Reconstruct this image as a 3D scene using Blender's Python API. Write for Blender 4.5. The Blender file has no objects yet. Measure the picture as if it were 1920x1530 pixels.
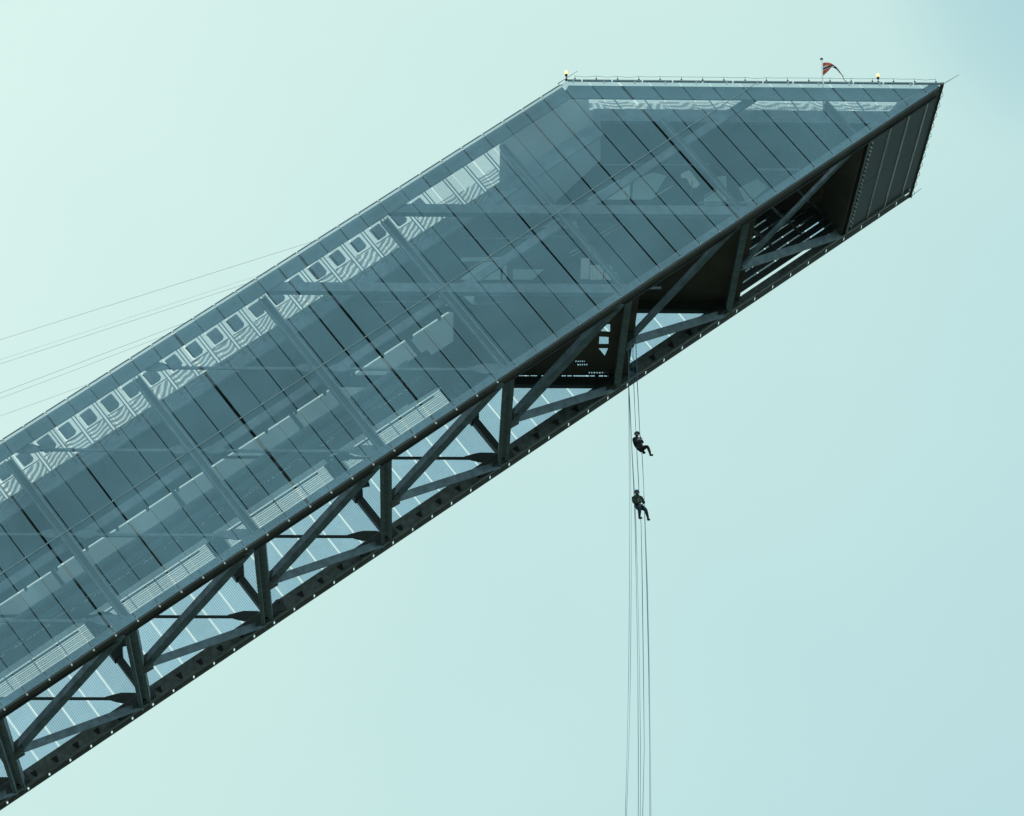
import bpy, bmesh, math, random
from mathutils import Vector, Matrix
random.seed(7)
PI = math.pi; R = math.radians
S = bpy.context.scene; COL = S.collection

# ------------------------------------------------------------------ camera
F_PX = 6099.657; PHI = R(25.59038); ROLL = R(0.58919); YAW = R(2.08371); TH = R(36.54009)
c_, s_ = math.cos(PHI), math.sin(PHI); cr, sr = math.cos(ROLL), math.sin(ROLL)
R0 = Vector((1, 0, 0)); FW = Vector((0, c_, s_)); U0 = Vector((0, -s_, c_))
RT = cr*R0 - sr*U0; UP = sr*R0 + cr*U0
EYE = Vector((0, 0, 1.6))
cam = bpy.data.cameras.new('camera'); cam_o = bpy.data.objects.new('camera', cam); COL.objects.link(cam_o)
cam_o.matrix_world = Matrix.Translation(EYE) @ Matrix((RT, UP, -FW)).transposed().to_4x4()
cam.sensor_width = 36; cam.lens = F_PX/1920*36; cam.clip_start = 0.5; cam.clip_end = 5000
S.camera = cam_o

# ------------------------------------------------------------------ sky, sun
SUN_EL, SUN_AZ = R(48), R(215)
w = bpy.data.worlds.new("World"); S.world = w; w.use_nodes = True
nt = w.node_tree; nt.nodes.clear()
def N(t, k, **kw):
    n = t.nodes.new(k)
    for a, b in kw.items(): setattr(n, a, b)
    return n
out = N(nt, 'ShaderNodeOutputWorld')
sky = N(nt, 'ShaderNodeTexSky', sky_type='NISHITA', sun_disc=False, sun_elevation=SUN_EL, sun_rotation=SUN_AZ, dust_density=3.0)
bg1 = N(nt, 'ShaderNodeBackground'); bg1.inputs[1].default_value = 0.06
nt.links.new(sky.outputs[0], bg1.inputs[0])
tc = N(nt, 'ShaderNodeTexCoord')
# overcast cloud deck: pale mint, thinning to blue towards the right
dotn = N(nt, 'ShaderNodeVectorMath', operation='DOT_PRODUCT'); nt.links.new(tc.outputs['Generated'], dotn.inputs[0])
gdir = (RT*.80 - UP*.60).normalized(); dotn.inputs[1].default_value = gdir
noi = N(nt, 'ShaderNodeTexNoise'); noi.inputs['Scale'].default_value = 7.0; noi.inputs['Detail'].default_value = 4; noi.inputs['Roughness'].default_value = .45
nt.links.new(tc.outputs['Generated'], noi.inputs['Vector'])
mm = N(nt, 'ShaderNodeMath', operation='MULTIPLY_ADD'); mm.inputs[1].default_value = 0.10; nt.links.new(noi.outputs[0], mm.inputs[0]); nt.links.new(dotn.outputs['Value'], mm.inputs[2])
mr = N(nt, 'ShaderNodeMapRange'); mr.inputs[1].default_value = -0.115; mr.inputs[2].default_value = 0.29
nt.links.new(mm.outputs[0], mr.inputs[0])
rp = N(nt, 'ShaderNodeValToRGB'); e = rp.color_ramp
e.elements[0].position = 0; e.elements[0].color = (.725, .935, .885, 1)
e.elements[1].position = 1; e.elements[1].color = (.50, .75, .775, 1)
k = e.elements.new(.45); k.color = (.61, .855, .815, 1)
k = e.elements.new(.72); k.color = (.545, .795, .795, 1)
nt.links.new(mr.outputs[0], rp.inputs[0])
noi2 = N(nt, 'ShaderNodeTexNoise'); noi2.inputs['Scale'].default_value = 22; noi2.inputs['Detail'].default_value = 5; nt.links.new(tc.outputs['Generated'], noi2.inputs['Vector'])
mb = N(nt, 'ShaderNodeMath', operation='MULTIPLY_ADD'); mb.inputs[1].default_value = 0.05; nt.links.new(noi2.outputs[0], mb.inputs[0]); nt.links.new(mm.outputs[0], mb.inputs[2]); nt.links.new(mb.outputs[0], mr.inputs[0])
# a thinner, bluer patch of cloud
pd = N(nt, 'ShaderNodeVectorMath', operation='DOT_PRODUCT'); nt.links.new(tc.outputs['Generated'], pd.inputs[0]); pd.inputs[1].default_value = (FW + RT*.175 + UP*.14).normalized()
pm_ = N(nt, 'ShaderNodeMapRange', interpolation_type='SMOOTHSTEP'); pm_.inputs[1].default_value = .9978; pm_.inputs[2].default_value = 1.0; pm_.inputs[4].default_value = .5; nt.links.new(pd.outputs['Value'], pm_.inputs[0])
px_ = N(nt, 'ShaderNodeMix', data_type='RGBA'); nt.links.new(pm_.outputs[0], px_.inputs['Factor']); nt.links.new(rp.outputs[0], px_.inputs['A']); px_.inputs['B'].default_value = (.31, .58, .68, 1)
bg2 = N(nt, 'ShaderNodeBackground'); bg2.inputs[1].default_value = 1.0; nt.links.new(px_.outputs['Result'], bg2.inputs[0])
mx = N(nt, 'ShaderNodeMixShader'); mx.inputs[0].default_value = 0.95
nt.links.new(bg1.outputs[0], mx.inputs[1]); nt.links.new(bg2.outputs[0], mx.inputs[2]); nt.links.new(mx.outputs[0], out.inputs[0])
sl = bpy.data.lights.new('sun', 'SUN'); sl.energy = 0.6; sl.angle = R(14); sl.color = (1, .97, .92)
so = bpy.data.objects.new('sun', sl); COL.objects.link(so)
sd = Vector((math.sin(SUN_AZ)*math.cos(SUN_EL), math.cos(SUN_AZ)*math.cos(SUN_EL), math.sin(SUN_EL)))
so.rotation_euler = sd.to_track_quat('Z', 'Y').to_euler(); so.location = (0, 0, 200)
S.view_settings.view_transform = 'Standard'; S.view_settings.look = 'None'; S.view_settings.gamma = 1; S.view_settings.exposure = 0
S.render.engine = 'CYCLES'; S.cycles.transparent_max_bounces = 32; S.cycles.max_bounces = 8
S.render.resolution_x = 1024; S.render.resolution_y = 816

# ------------------------------------------------------------------ tower frame of reference
DIST = 145.0; TX, TZ = 27.9543, 89.9904          # the upper tip of the near wall, in the tower's axes
TOW = Matrix.Translation(Vector((-math.sin(YAW)*DIST, math.cos(YAW)*DIST, 0))) @ Matrix.Rotation(YAW, 4, 'Z')
TI = TOW.inverted(); ce, se = math.cos(TH), math.sin(TH)
def L(u, v, w_=0.0):                              # along the slope, square to it, depth -> tower axes
    return Vector((TX + u*ce - v*se, w_, TZ + u*se + v*ce))
def P(px, py, w_):                                # where a sight line of the photo meets the upright plane at depth w
    d = TI.to_3x3() @ (FW + RT*((px-960)/F_PX) + UP*((765-py)/F_PX)); o = TI @ EYE
    return o + d*((w_-o.y)/d.y)
def PZ(px, py, z):                                # ... and the level plane at height z
    d = TI.to_3x3() @ (FW + RT*((px-960)/F_PX) + UP*((765-py)/F_PX)); o = TI @ EYE
    return o + d*((z-o.z)/d.z)
def UV(p):                                        # tower axes -> (u, v)
    x, z = p.x-TX, p.z-TZ
    return x*ce + z*se, -x*se + z*ce

# ------------------------------------------------------------------ materials
MATS = {}
def mat(name, col, rough=.55, metal=0., var=.12, scale=1.5, bump=0.0, spec=.4):
    m = bpy.data.materials.new(name); m.use_nodes = True; t = m.node_tree
    b = t.nodes['Principled BSDF']; b.inputs['Roughness'].default_value = rough; b.inputs['Metallic'].default_value = metal
    b.inputs['Specular IOR Level'].default_value = spec
    g = N(t, 'ShaderNodeNewGeometry'); n = N(t, 'ShaderNodeTexNoise'); n.inputs['Scale'].default_value = scale; n.inputs['Detail'].default_value = 6
    t.links.new(g.outputs['Position'], n.inputs['Vector'])
    r = N(t, 'ShaderNodeValToRGB'); r.color_ramp.elements[0].position = .3; r.color_ramp.elements[1].position = .7
    r.color_ramp.elements[0].color = tuple(x*(1-var) for x in col)+(1,); r.color_ramp.elements[1].color = tuple(min(1, x*(1+var)) for x in col)+(1,)
    t.links.new(n.outputs[0], r.inputs[0]); t.links.new(r.outputs[0], b.inputs['Base Color'])
    MATS[name] = m; return m
def emis(name, col, st):
    m = bpy.data.materials.new(name); m.use_nodes = True; b = m.node_tree.nodes['Principled BSDF']
    b.inputs['Base Color'].default_value = col+(1,); b.inputs['Emission Color'].default_value = col+(1,); b.inputs['Emission Strength'].default_value = st
    return m
def perf(name, col, T, var=.10, stripes=0.0, pitch=.1, tint=(1, 1, 1), tv=.05):
    """perforated sheet: T is the open share of one face of the sheet"""
    m = bpy.data.materials.new(name); m.use_nodes = True; t = m.node_tree; t.nodes.clear()
    o = N(t, 'ShaderNodeOutputMaterial'); tr = N(t, 'ShaderNodeBsdfTransparent'); tr.inputs[0].default_value = tint+(1,); b = N(t, 'ShaderNodeBsdfPrincipled')
    b.inputs['Roughness'].default_value = .5; b.inputs['Specular IOR Level'].default_value = .3
    g = N(t, 'ShaderNodeNewGeometry'); oi = N(t, 'ShaderNodeObjectInfo')
    n = N(t, 'ShaderNodeTexNoise'); n.inputs['Scale'].default_value = .22; n.inputs['Detail'].default_value = 5; t.links.new(g.outputs['Position'], n.inputs['Vector'])
    ad = N(t, 'ShaderNodeMath', operation='MULTIPLY_ADD'); ad.inputs[1].default_value = .22; t.links.new(oi.outputs['Random'], ad.inputs[0]); t.links.new(n.outputs[0], ad.inputs[2])
    r = N(t, 'ShaderNodeValToRGB'); r.color_ramp.elements[0].position = .35; r.color_ramp.elements[1].position = .8
    r.color_ramp.elements[0].color = tuple(x*(1-var) for x in col)+(1,); r.color_ramp.elements[1].color = tuple(x*(1+var) for x in col)+(1,)
    t.links.new(ad.outputs[0], r.inputs[0]); t.links.new(r.outputs[0], b.inputs['Base Color'])
    ms = N(t, 'ShaderNodeMixShader'); t.links.new(b.outputs[0], ms.inputs[1]); t.links.new(tr.outputs[0], ms.inputs[2]); t.links.new(ms.outputs[0], o.inputs[0])
    if stripes:
        uvn = N(t, 'ShaderNodeUVMap'); sx = N(t, 'ShaderNodeSeparateXYZ'); t.links.new(uvn.outputs[0], sx.inputs[0])
        a = N(t, 'ShaderNodeMath', operation='MULTIPLY'); a.inputs[1].default_value = 2*PI/pitch; t.links.new(sx.outputs['X'], a.inputs[0])
        si = N(t, 'ShaderNodeMath', operation='SINE'); t.links.new(a.outputs[0], si.inputs[0])
        f = N(t, 'ShaderNodeMath', operation='MULTIPLY_ADD'); f.inputs[1].default_value = stripes; t.links.new(si.outputs[0], f.inputs[0])
    tvn = N(t, 'ShaderNodeMath', operation='MULTIPLY_ADD'); tvn.inputs[1].default_value = tv; tvn.inputs[2].default_value = T-tv/2; t.links.new(oi.outputs['Random'], tvn.inputs[0])
    n2 = N(t, 'ShaderNodeTexNoise'); n2.inputs['Scale'].default_value = 1.1; n2.inputs['Detail'].default_value = 6; n2.inputs['Roughness'].default_value = .65; t.links.new(g.outputs['Position'], n2.inputs['Vector'])
    gr = N(t, 'ShaderNodeMath', operation='MULTIPLY_ADD'); gr.inputs[1].default_value = -tv*1.6; t.links.new(n2.outputs[0], gr.inputs[0]); gd = N(t, 'ShaderNodeMath', operation='ADD'); gd.inputs[1].default_value = tv*.8; t.links.new(tvn.outputs[0], gd.inputs[0]); t.links.new(gd.outputs[0], gr.inputs[2])
    if stripes: t.links.new(gr.outputs[0], f.inputs[2]); t.links.new(f.outputs[0], ms.inputs[0])
    else: t.links.new(gr.outputs[0], ms.inputs[0])
    MATS[name] = m; return m
def moire_mat(name, col):
    """fine mesh balustrade: curved moire bands painted into its transparency, per 1.267 m bay; uv are metres along and up"""
    m = bpy.data.materials.new(name); m.use_nodes = True; t = m.node_tree; t.nodes.clear()
    def mth(op, a, b=None, c=None):
        n = N(t, 'ShaderNodeMath', operation=op)
        for i, x in enumerate((a, b, c)):
            if x is None: continue
            if isinstance(x, (int, float)): n.inputs[i].default_value = x
            else: t.links.new(x, n.inputs[i])
        return n.outputs[0]
    o = N(t, 'ShaderNodeOutputMaterial'); tr = N(t, 'ShaderNodeBsdfTransparent'); b = N(t, 'ShaderNodeBsdfPrincipled'); b.inputs['Base Color'].default_value = col+(1,); b.inputs['Roughness'].default_value = .5
    uvn = N(t, 'ShaderNodeUVMap'); sx = N(t, 'ShaderNodeSeparateXYZ'); t.links.new(uvn.outputs[0], sx.inputs[0]); X, Y = sx.outputs['X'], sx.outputs['Y']
    cell = mth('FLOOR', mth('DIVIDE', X, 1.267)); lx = mth('SUBTRACT', X, mth('MULTIPLY', cell, 1.267))
    wn = N(t, 'ShaderNodeTexWhiteNoise', noise_dimensions='1D'); t.links.new(cell, wn.inputs['W'])
    nz = N(t, 'ShaderNodeTexNoise'); nz.inputs['Scale'].default_value = 1.3; nz.inputs['Detail'].default_value = 1; t.links.new(uvn.outputs[0], nz.inputs['Vector'])
    cx = mth('MULTIPLY_ADD', wn.outputs[0], 1.6, -0.6)
    dx = mth('SUBTRACT', lx, cx); wn2 = N(t, 'ShaderNodeTexWhiteNoise', noise_dimensions='1D'); t.links.new(mth('ADD', cell, 41.3), wn2.inputs['W']); dy = mth('SUBTRACT', Y, mth('MULTIPLY_ADD', wn2.outputs[0], 1.5, 2.0))
    rr = mth('SQRT', mth('ADD', mth('MULTIPLY', dx, dx), mth('MULTIPLY', dy, dy)))
    ph = mth('ADD', mth('MULTIPLY', rr, mth('MULTIPLY_ADD', wn2.outputs[0], 12, 23)), mth('MULTIPLY', nz.outputs[0], 9))
    sn = mth('SINE', ph); arc = mth('MULTIPLY_ADD', sn, .5, .5)
    low = mth('LESS_THAN', Y, mth('MULTIPLY_ADD', wn.outputs[0], .18, 1.14))       # arcs below the sill line only
    fac = mth('MULTIPLY_ADD', mth('MULTIPLY', arc, low), -.58, .985)  # moire is only optical; its bands are painted in as opacity
    ms = N(t, 'ShaderNodeMixShader'); t.links.new(fac, ms.inputs[0]); t.links.new(b.outputs[0], ms.inputs[1]); t.links.new(tr.outputs[0], ms.inputs[2]); t.links.new(ms.outputs[0], o.inputs[0])
    MATS[name] = m; return m

SCREEN = perf('perforated_screen', (.27, .52, .675), .722, var=.18, tv=.05)
FSCREEN = perf('perforated_far_screen', (.40, .62, .85), .80, stripes=.09, pitch=.105, tint=(.82, .925, 1.0), tv=.08)
DENSE = perf('dense_far_screen', (.28, .42, .50), .44, tint=(.9, .97, 1.0))
LINING = perf('side_lining', (.17, .25, .30), .24, var=.25)
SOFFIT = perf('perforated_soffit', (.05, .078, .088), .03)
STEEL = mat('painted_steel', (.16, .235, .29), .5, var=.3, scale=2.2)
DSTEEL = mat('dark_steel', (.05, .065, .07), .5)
CEDGE = mat('chord_edge_paint', (.13, .16, .16), .5, var=.4, scale=3)
CHORD = mat('chord_steel', (.055, .062, .058), .6, var=.35, scale=.8)
BLACKS = mat('painted_shadow_steel', (.015, .018, .018), .7)  # near-black colour stands in for shadow on the chord brackets
CLIP = mat('clip_metal', (.50, .60, .64), .4)
FIN = mat('ceiling_fin', (.40, .58, .66), .4)
REDGE = mat('rim_steel', (.16, .25, .30), .5)
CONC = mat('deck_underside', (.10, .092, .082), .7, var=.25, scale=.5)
PALE = mat('pale_metal', (.62, .68, .70), .4)
MIDR = mat('mid_rail_metal', (.34, .47, .52), .5)
EDGE = mat('trim_metal', (.30, .38, .42), .4)
MOIRE = moire_mat('mesh_balustrade', (.35, .45, .5))
GRATE = perf('grating', (.35, .42, .45), .92, stripes=.08, pitch=.16)

# ------------------------------------------------------------------ mesh helpers
def link(name, bm, m, parent=None, smooth=False):
    bmesh.ops.recalc_face_normals(bm, faces=bm.faces[:])
    me = bpy.data.meshes.new(name); bm.to_mesh(me); bm.free()
    for q in (m if isinstance(m, (list, tuple)) else [m]): me.materials.append(q)
    if smooth:
        for p in me.polygons: p.use_smooth = True
    o = bpy.data.objects.new(name, me); COL.objects.link(o)
    if parent: o.parent = parent
    return o
def tag(o, label=None, cat=None, group=None, kind=None):
    if label: o['label'] = label
    if cat: o['category'] = cat
    if group: o['group'] = group
    if kind: o['kind'] = kind
    return o
def thing(name, label, cat, group=None, loc=None):
    o = bpy.data.objects.new(name, None); COL.objects.link(o); o.matrix_world = TOW @ Matrix.Translation(loc or Vector((0, 0, 0)))
    return tag(o, label, cat, group)
def hexa(bm, a, b):                               # two matching quads -> closed block
    A = [bm.verts.new(p) for p in a]; B = [bm.verts.new(p) for p in b]
    n = len(A); bm.faces.new(A); bm.faces.new(B[::-1])
    for i in range(n): bm.faces.new((A[i], B[i], B[(i+1) % n], A[(i+1) % n]))
def prism(bm, poly, off):                         # planar polygon extruded by a vector
    hexa(bm, [Vector(p) for p in poly], [Vector(p)+off for p in poly])
def slab_uv(bm, u0, u1, v0, v1, w0, w1):
    prism(bm, [L(u0, v0, w0), L(u1, v0, w0), L(u1, v1, w0), L(u0, v1, w0)], Vector((0, w1-w0, 0)))
def beam(bm, a, b, wd, ht, up=Vector((0, 0, 1)), wall=0):
    a = Vector(a); b = Vector(b); d = (b-a).normalized(); x = d.cross(up)
    if x.length < 1e-3: x = d.cross(Vector((0, 1, 0)))
    x.normalize(); y = x.cross(d).normalized()
    q = [x*wd/2+y*ht/2, -x*wd/2+y*ht/2, -x*wd/2-y*ht/2, x*wd/2-y*ht/2]
    hexa(bm, [a+k for k in q], [b+k for k in q])
def ibeam(bm, a, b, wd, ht, up=Vector((0, 0, 1)), tf=.05):
    a = Vector(a); b = Vector(b); d = (b-a).normalized(); x = d.cross(up).normalized(); y = x.cross(d).normalized()
    for s in (-1, 1): beam(bm, a+y*s*(ht/2-tf/2), b+y*s*(ht/2-tf/2), wd, tf, up)
    beam(bm, a, b, tf*.8, ht-2*tf-.004, up)
def tube(bm, pts, r, n=6):
    pts = [Vector(p) for p in pts]; rings = []
    for i, p in enumerate(pts):
        d = (pts[min(i+1, len(pts)-1)] - pts[max(i-1, 0)]).normalized()
        x = d.cross(Vector((0.13, 1, .21))).normalized(); y = d.cross(x)
        rad = r[i] if isinstance(r, (list, tuple)) else r
        rings.append([bm.verts.new(p + (x*math.cos(2*PI*k/n)+y*math.sin(2*PI*k/n))*rad) for k in range(n)])
    for a, b in zip(rings, rings[1:]):
        for k in range(n): bm.faces.new((a[k], a[(k+1) % n], b[(k+1) % n], b[k]))
    bm.faces.new(rings[0]); bm.faces.new(rings[-1][::-1])
def uvmap(o, f):
    me = o.data; lay = me.uv_layers.new(name='UVMap')
    for lp in me.loops: lay.data[lp.index].uv = f(me.vertices[lp.vertex_index].co)
def plate_holes(name, outer, holes, off, m, parent):
    """flat plate with openings; all points coplanar"""
    bm = bmesh.new(); es = []
    for loop in [outer]+holes:
        vs = [bm.verts.new(p) for p in loop]
        es += [bm.edges.new((vs[i], vs[(i+1) % len(vs)])) for i in range(len(vs))]
    bmesh.ops.triangle_fill(bm, use_beauty=True, use_dissolve=False, edges=es, normal=off.normalized())
    g = bmesh.ops.extrude_face_region(bm, geom=bm.faces[:])
    bmesh.ops.translate(bm, vec=off, verts=[x for x in g['geom'] if isinstance(x, bmesh.types.BMVert)])
    return link(name, bm, m, parent)

# ------------------------------------------------------------------ ground
bm = bmesh.new()
bmesh.ops.create_grid(bm, x_segments=40, y_segments=40, size=2500)
for v in bm.verts:
    d = math.hypot(v.co.x, v.co.y)
    v.co.z = max(0, d-600)*.03*(1+.5*math.sin(v.co.x*.004)*math.cos(v.co.y*.003))
GR = mat('meadow_and_forest_floor', (.075, .085, .06), .9, var=.35, scale=.05)
tag(link('ground', bm, GR), kind='structure')

# ------------------------------------------------------------------ tower
tower = thing('ski_jump_tower', 'huge slanting steel ski jump tower clad in grey perforated panels over an open dark truss', 'tower', loc=Vector((0, 0, 0)))
W = 12.0; VT = 11.70; TAN = math.tan(TH)
FR = [-73.5, -65.9, -58.30, -50.69, -43.13, -35.53, -27.92, -20.35, -12.70]      # frame lines
anch = [(0, -7.37), (7, -16.20), (10, -19.97), (16, -27.92), (22, -35.53), (28, -43.13), (34, -50.69)]
def seam(k):
    if k <= 0: return -7.37 - 1.262*k
    for (a, ua), (b, ub) in zip(anch, anch[1:]):
        if k <= b: return ua + (ub-ua)*(k-a)/(b-a)
    return -50.69 - 1.262*(k-34)
SE = [seam(k) for k in range(-5, 53)]; SE = [s for s in SE if s < -.3]
SE = [0.0] + SE
def topv(u): return min(VT, -u*TAN)
def clip_uv(ua, ub, va, vb):                      # ua<ub; cut by the level roof line
    ub2 = ub
    if topv(ub) < va: ub2 = -va/TAN
    if ub2 <= ua: return None
    pts = [(ua, va), (ub2, va)]
    if topv(ub2) > va+1e-4: pts.append((ub2, min(vb, topv(ub2))))
    for kk in (-vb/TAN,):
        if ua < kk < ub2: pts.append((kk, vb))
    pts.append((ua, min(vb, topv(ua))))
    return pts
def panel(bm, ua, ub, va, vb, w0, th):
    p = clip_uv(ua, ub, va, vb)
    if p and len(p) >= 3: prism(bm, [L(a, b, w0) for a, b in p], Vector((0, th, 0)))
thick = {3: .10, 10: .13, 13: .09, 14: .09, 17: .10, 19: .08, 23: .07, 25: .13, 26: .10, 29: .06, 31: .16, 33: .06, 37: .10, 40: .12}
for i in range(len(SE)-1):
    k = i-0
    g1 = thick.get(i, (random.choice((.075, .085)) if i < 14 else random.choice((.03, .05, .065))))/2; g0 = thick.get(i-1, .05)/2 if i else 0
    ub, ua = SE[i]-g0, SE[i+1]+g1
    bm = bmesh.new(); panel(bm, ua, ub, 0.0, VT, 0.0, .03)
    link('wall_panel', bm, SCREEN, tower)
# far wall: lower skirt, upper skirt, gaps between them
for i in range(len(SE)-1):
    ub, ua = SE[i]-.03, SE[i+1]+.03
    bm = bmesh.new()
    mid = (ua+ub)/2
    v0 = 1.0 if -11.8 < mid < -5.6 else .22
    panel(bm, ua-(-.02), ub-.02, v0, 4.85, W-.03, .03)
    if len(bm.verts) == 0: bm.free(); continue
    o = link('far_wall_panel', bm, DENSE if v0 == 1.0 else FSCREEN, tower)
    uvmap(o, lambda c: UV(c))
    bm = bmesh.new(); va = 5.85 if mid < -28.5 else 4.86
    panel(bm, ua-.028, ub+.028, va, 6.66, W-.03, .03); panel(bm, ua-.028, ub+.028, 6.78 if mid < -28.5 else 6.665, 9.27, W-.03, .03); panel(bm, ua-.028, ub+.028, 9.36, VT, W-.03, .03)
    if len(bm.verts) == 0: bm.free(); continue
    link('upper_far_panel', bm, DENSE, tower)
# gratings in the far wall's open strip
for a, b in zip(FR, FR[1:]):
    if b > -27: break
    bm = bmesh.new(); slab_uv(bm, a+.7, b-.3, 4.88, 5.82, W-.06, W-.04)
    o = link('grating', bm, GRATE, tower); uvmap(o, lambda c: (UV(c)[1], UV(c)[0]))
    bm = bmesh.new()
    n = 4
    for k in range(n+1):
        u = a+.7+(b-a-1.0)*k/n; slab_uv(bm, u-.02, u+.02, 4.9, 5.8, W-.16, W-.10)
    for k in range(1, 9): slab_uv(bm, a+.7, b-.3, 4.88+k*.105, 4.905+k*.105, W-.095, W-.07)
    slab_uv(bm, a+.6, b-.8, 5.60, 5.66, W-.22, W-.165)
    link('railing', bm, STEEL, tower)
    bm = bmesh.new(); slab_uv(bm, b-.28, b+.68, 4.86, 5.84, W-.03, W); link('closing_panel', bm, DSTEEL, tower)
U_LO, U_HI = SE[-1], 0.0

# near wall edge trims, mid rail, purlin
bm = bmesh.new(); slab_uv(bm, U_LO, -VT/TAN-.3, VT-.80, VT-.03, .30, .42); link('rim_beam', bm, REDGE, tower)
bm = bmesh.new()
prism(bm, [L(0, 0, .30)+Vector((-1.0, 0, -.12)), L(0, 0, .30)+Vector((-2.4, 0, -.88)), Vector((L(-VT/TAN, VT).x-.3, .30, TZ-.88)), Vector((L(-VT/TAN, VT).x+.1, .30, TZ-.12))], Vector((0, .12, 0)))
link('rim_beam', bm, REDGE, tower)
bm = bmesh.new()
for a, b in zip(SE, SE[1:]):
    if b < -16.2: slab_uv(bm, b+.04, min(a, -15.9)-.04, VT+.002, VT+.03, -.01, .10)
for k in range(13):
    x0 = TX-1.575*k
    x1 = max(x0-1.50, TX-19.6)
    if x1 >= x0-.1: continue
    prism(bm, [(x0, -.02, TZ+.005), (x1, -.02, TZ+.005), (x1, -.02, TZ+.065), (x0, -.02, TZ+.065)], Vector((0, .16, 0)))
link('wall_coping', bm, EDGE, tower)
bm = bmesh.new()
slab_uv(bm, U_LO, -7.9, 5.755, 5.78, -.02, -.003)
link('mid_rail', bm, MIDR, tower)
bm = bmesh.new(); slab_uv(bm, U_LO, -7.6, 5.28, 5.70, .75, .95); link('purlin', bm, STEEL, tower)
bm = bmesh.new()
for s in SE[1:]:
    slab_uv(bm, s-.02, s+.02, -.01, .04, -.04, -.003)
    if topv(s) > 5.9: slab_uv(bm, s-.025, s+.025, 5.745, 5.79, -.06, -.037)
    if s < -16: slab_uv(bm, s-.04, s+.06, VT-.12, VT-.02, -.04, -.003)
for k in range(12):
    x = TX-1.60*k-1.75; prism(bm, [(x, -.04, TZ-.16), (x+.07, -.04, TZ-.16), (x+.07, -.04, TZ-.02), (x, -.04, TZ-.02)], Vector((0, .03, 0)))
link('fixing_clips', bm, CLIP, tower)

# bottom chords
bm = bmesh.new(); slab_uv(bm, U_LO, -.35, 0.0, .42, .10, .30); link('near_chord_web', bm, STEEL, tower)
bm = bmesh.new(); slab_uv(bm, U_LO, -.10, -.02, .30, .32, 1.00); link('near_chord', bm, CHORD, tower)
bm = bmesh.new()
slab_uv(bm, U_LO, -.3, -.10, -.025, .05, .13); slab_uv(bm, U_LO, -.3, -.10, -.03, .92, .99)
link('chord_flange', bm, CHORD, tower)
bm = bmesh.new(); slab_uv(bm, U_LO, -.5, .0, .34, 10.95, 11.52); link('far_chord', bm, CEDGE, tower)
bm = bmesh.new(); slab_uv(bm, U_LO, -12.6, .345, .70, 11.0, 11.4); link('far_chord', bm, CEDGE, tower)
bm = bmesh.new(); slab_uv(bm, U_LO, -.3, -.09, -.004, 10.88, 11.06); slab_uv(bm, U_LO, -.0, -.03, .03, 11.93, 12.0); link('chord_flange', bm, CEDGE, tower)
bm = bmesh.new()                                  # soffit strip between far chord and fascia, small slots at every seam
for a, b in zip(SE, SE[1:]):
    slab_uv(bm, b+.05, a-.05, -.02, .02, 11.523, 11.927)
link('soffit_strip', bm, CHORD, tower)
for a, b in zip(SE, SE[1:]):
    m_ = (a+b)/2
    if m_ > -13: continue
    bm = bmesh.new()
    prism(bm, [L(m_-.20, .36, 10.9), L(m_+.12, .36, 10.9), L(m_+.04, .06, 10.9), L(m_-.08, .06, 10.9)], Vector((0, .049, 0)))
    link('stiffener', bm, BLACKS, tower)
for a, b in zip(SE, SE[1:]):
    if b < -29: bm = bmesh.new(); slab_uv(bm, b-.04, b+.035, -.17, -.06, .00, .04); link('sky_dot_plate', bm, PALE, tower)  # added pale plates, stand in for sky showing through small slots
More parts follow.
